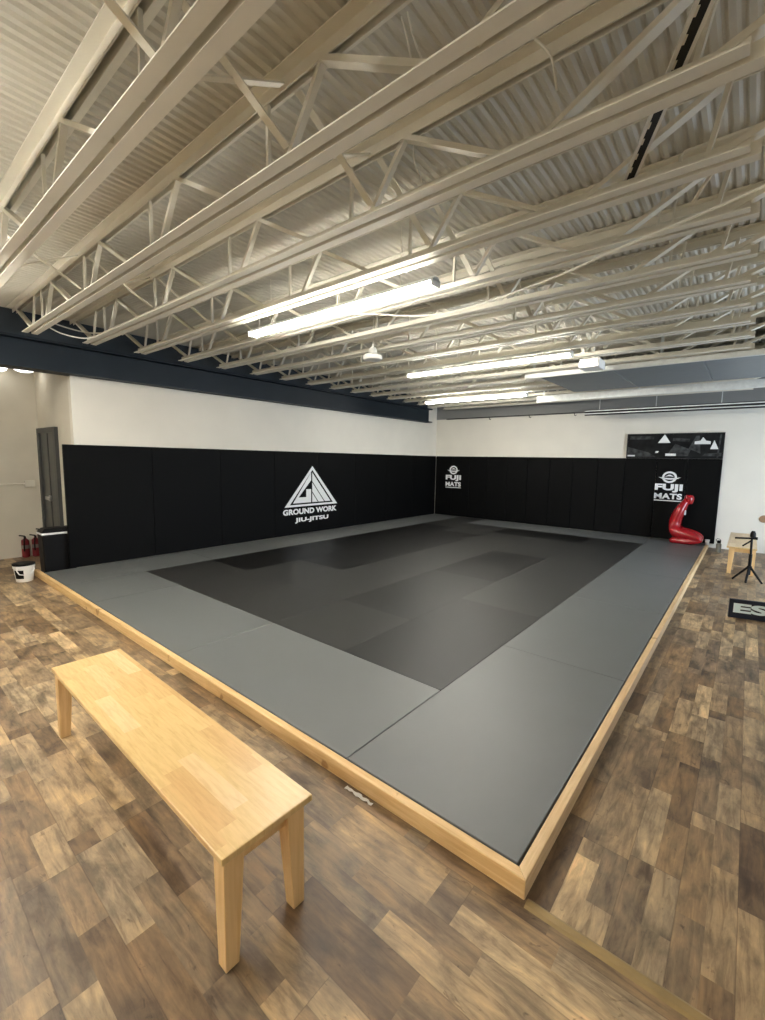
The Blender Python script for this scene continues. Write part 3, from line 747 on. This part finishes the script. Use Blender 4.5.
# ---------------------------------------------------------------- tripod
tx, ty = .715, 7.05
t = thing('phone_tripod', 'small black phone tripod in front of the far wooden bench', 'tripod', (tx, ty, 0))
obj('post', MB().tube([(0,0,.10),(0,0,.42)], .021, 10).tube([(0,0,.42),(-.01,0,.70)], .015, 10), M['black'], t, smooth=True)
obj('hub', MB().lathe([(.02,.18),(.032,.185),(.032,.235),(.02,.24)], 14), M['black'], t)
for a in (195, 325, 262):
    r_ = math.radians(a); obj('leg', MB().tube([(.02*math.cos(r_),.02*math.sin(r_),.215),(.20*math.cos(r_),.20*math.sin(r_),.012)], [.017,.014], 8), M['black'], t, smooth=True)
obj('head', MB().lathe([(.02,.68),(.035,.69),(.035,.74),(.028,.76),(.02,.78)], 14), M['black'], t, smooth=True)
obj('phone_arm', MB().bar((-.02,0,.665),(-.21,-.01,.65), .018, .026).box(-.02,.06,-.012,.012,.65,.69), M['black'], t)
obj('pan_handle', MB().tube([(-.01,0,.63),(-.11,-.03,.54)], .012, 8), M['black'], t, smooth=True)

# ---------------------------------------------------------------- low sign
t = thing('low_sign', 'low navy board with pale lettering standing on the floor at the right edge', 'sign', (.545, 4.79, 0), rotz=math.radians(14))
obj('board', MB().box(0, .62, -.0, .03, 0, .222), M['navy_board'], t, bevel=.003, seg=1)
link('lettering', text_mesh('lettering', 'ESE', M['ice'], .04, .54, .065, .178, lambda u, w, d: (u, -.001-d, w), .05), t)
# ---------------------------------------------------------------- small things by the pads
t = thing('paper_cup', 'small white cup on the mat corner beside the pine edging at back right', 'cup', (.028, 9.80, MZ))
obj('body', MB().lathe([(.028,0),(.03,.002),(.04,.10),(.042,.10),(.036,.098)], 20), M['white_plastic'], t, smooth=True)
obj('lid', MB().lathe([(.043,.10),(.044,.112),(.03,.116)], 20), M['bag'], t)
t = thing('metal_flask', 'small grey flask with a dark top on the floor by the last pad', 'flask', (.235, 9.55, 0))
obj('body', MB().lathe([(.04,0),(.045,.005),(.045,.17),(.03,.19),(.025,.195)], 20), M['bottle'], t, smooth=True)
obj('cap', MB().lathe([(.03,.195),(.032,.2),(.032,.24),(.02,.246)], 20), M['black'], t, smooth=True)
obj('handle', MB().tube([(-.03,0,.22),(-.055,0,.25),(-.03,0,.28),(.01,0,.27),(.03,0,.24)], .006, 8), M['black'], t, smooth=True)
tag(obj('wall_disc', MB().tube([(.895, YW, .70), (.895, YW-.03, .70)], [.075,.065], 24), M['brown']), 'round brown disc fixed to the white back wall at the right edge', 'disc')

# ---------------------------------------------------------------- daylight through the open loading door
w = bpy.data.worlds.new('World'); bpy.context.scene.world = w; w.use_nodes = True
bg = w.node_tree.nodes['Background']; bg.inputs[0].default_value = (0.62, 0.78, 1.0, 1); bg.inputs[1].default_value = 2.0
L = bpy.data.lights.new('daylight', 'AREA'); L.shape = 'RECTANGLE'; L.size = OP1-OP0; L.size_y = OPH; L.energy = 70; L.color = (.70, .84, 1.0)
lo = bpy.data.objects.new('daylight', L); C.objects.link(lo); lo.location = (XR+.1, (OP0+OP1)/2, OPH/2); lo.rotation_euler = (PI/2, 0, PI/2)

# ---------------------------------------------------------------- camera
cam = bpy.data.cameras.new('camera'); co = bpy.data.objects.new('camera', cam); C.objects.link(co)
cam.sensor_fit = 'HORIZONTAL'; cam.sensor_width = 36; cam.lens = 441.77/765*36
cam.clip_start = .05; cam.clip_end = 100
yaw, pit, rol = math.radians(39.5632), math.radians(6.5172), math.radians(1.03557)
fw = Vector((-math.sin(yaw)*math.cos(pit), math.cos(yaw)*math.cos(pit), -math.sin(pit)))
r0 = Vector((math.cos(yaw), math.sin(yaw), 0)); u0 = r0.cross(fw)
r1 = r0*math.cos(rol) + u0*math.sin(rol); u1 = -r0*math.sin(rol) + u0*math.cos(rol)
mw = Matrix(((r1.x, u1.x, -fw.x, .5974), (r1.y, u1.y, -fw.y, -1.6551), (r1.z, u1.z, -fw.z, 1.7567), (0,0,0,1)))
co.matrix_world = mw
sc = bpy.context.scene; sc.camera = co
sc.view_settings.view_transform = 'Standard'; sc.view_settings.look = 'None'; sc.view_settings.gamma = 1.0
sc.view_settings.use_curve_mapping = False; sc.view_settings.exposure = 1.4
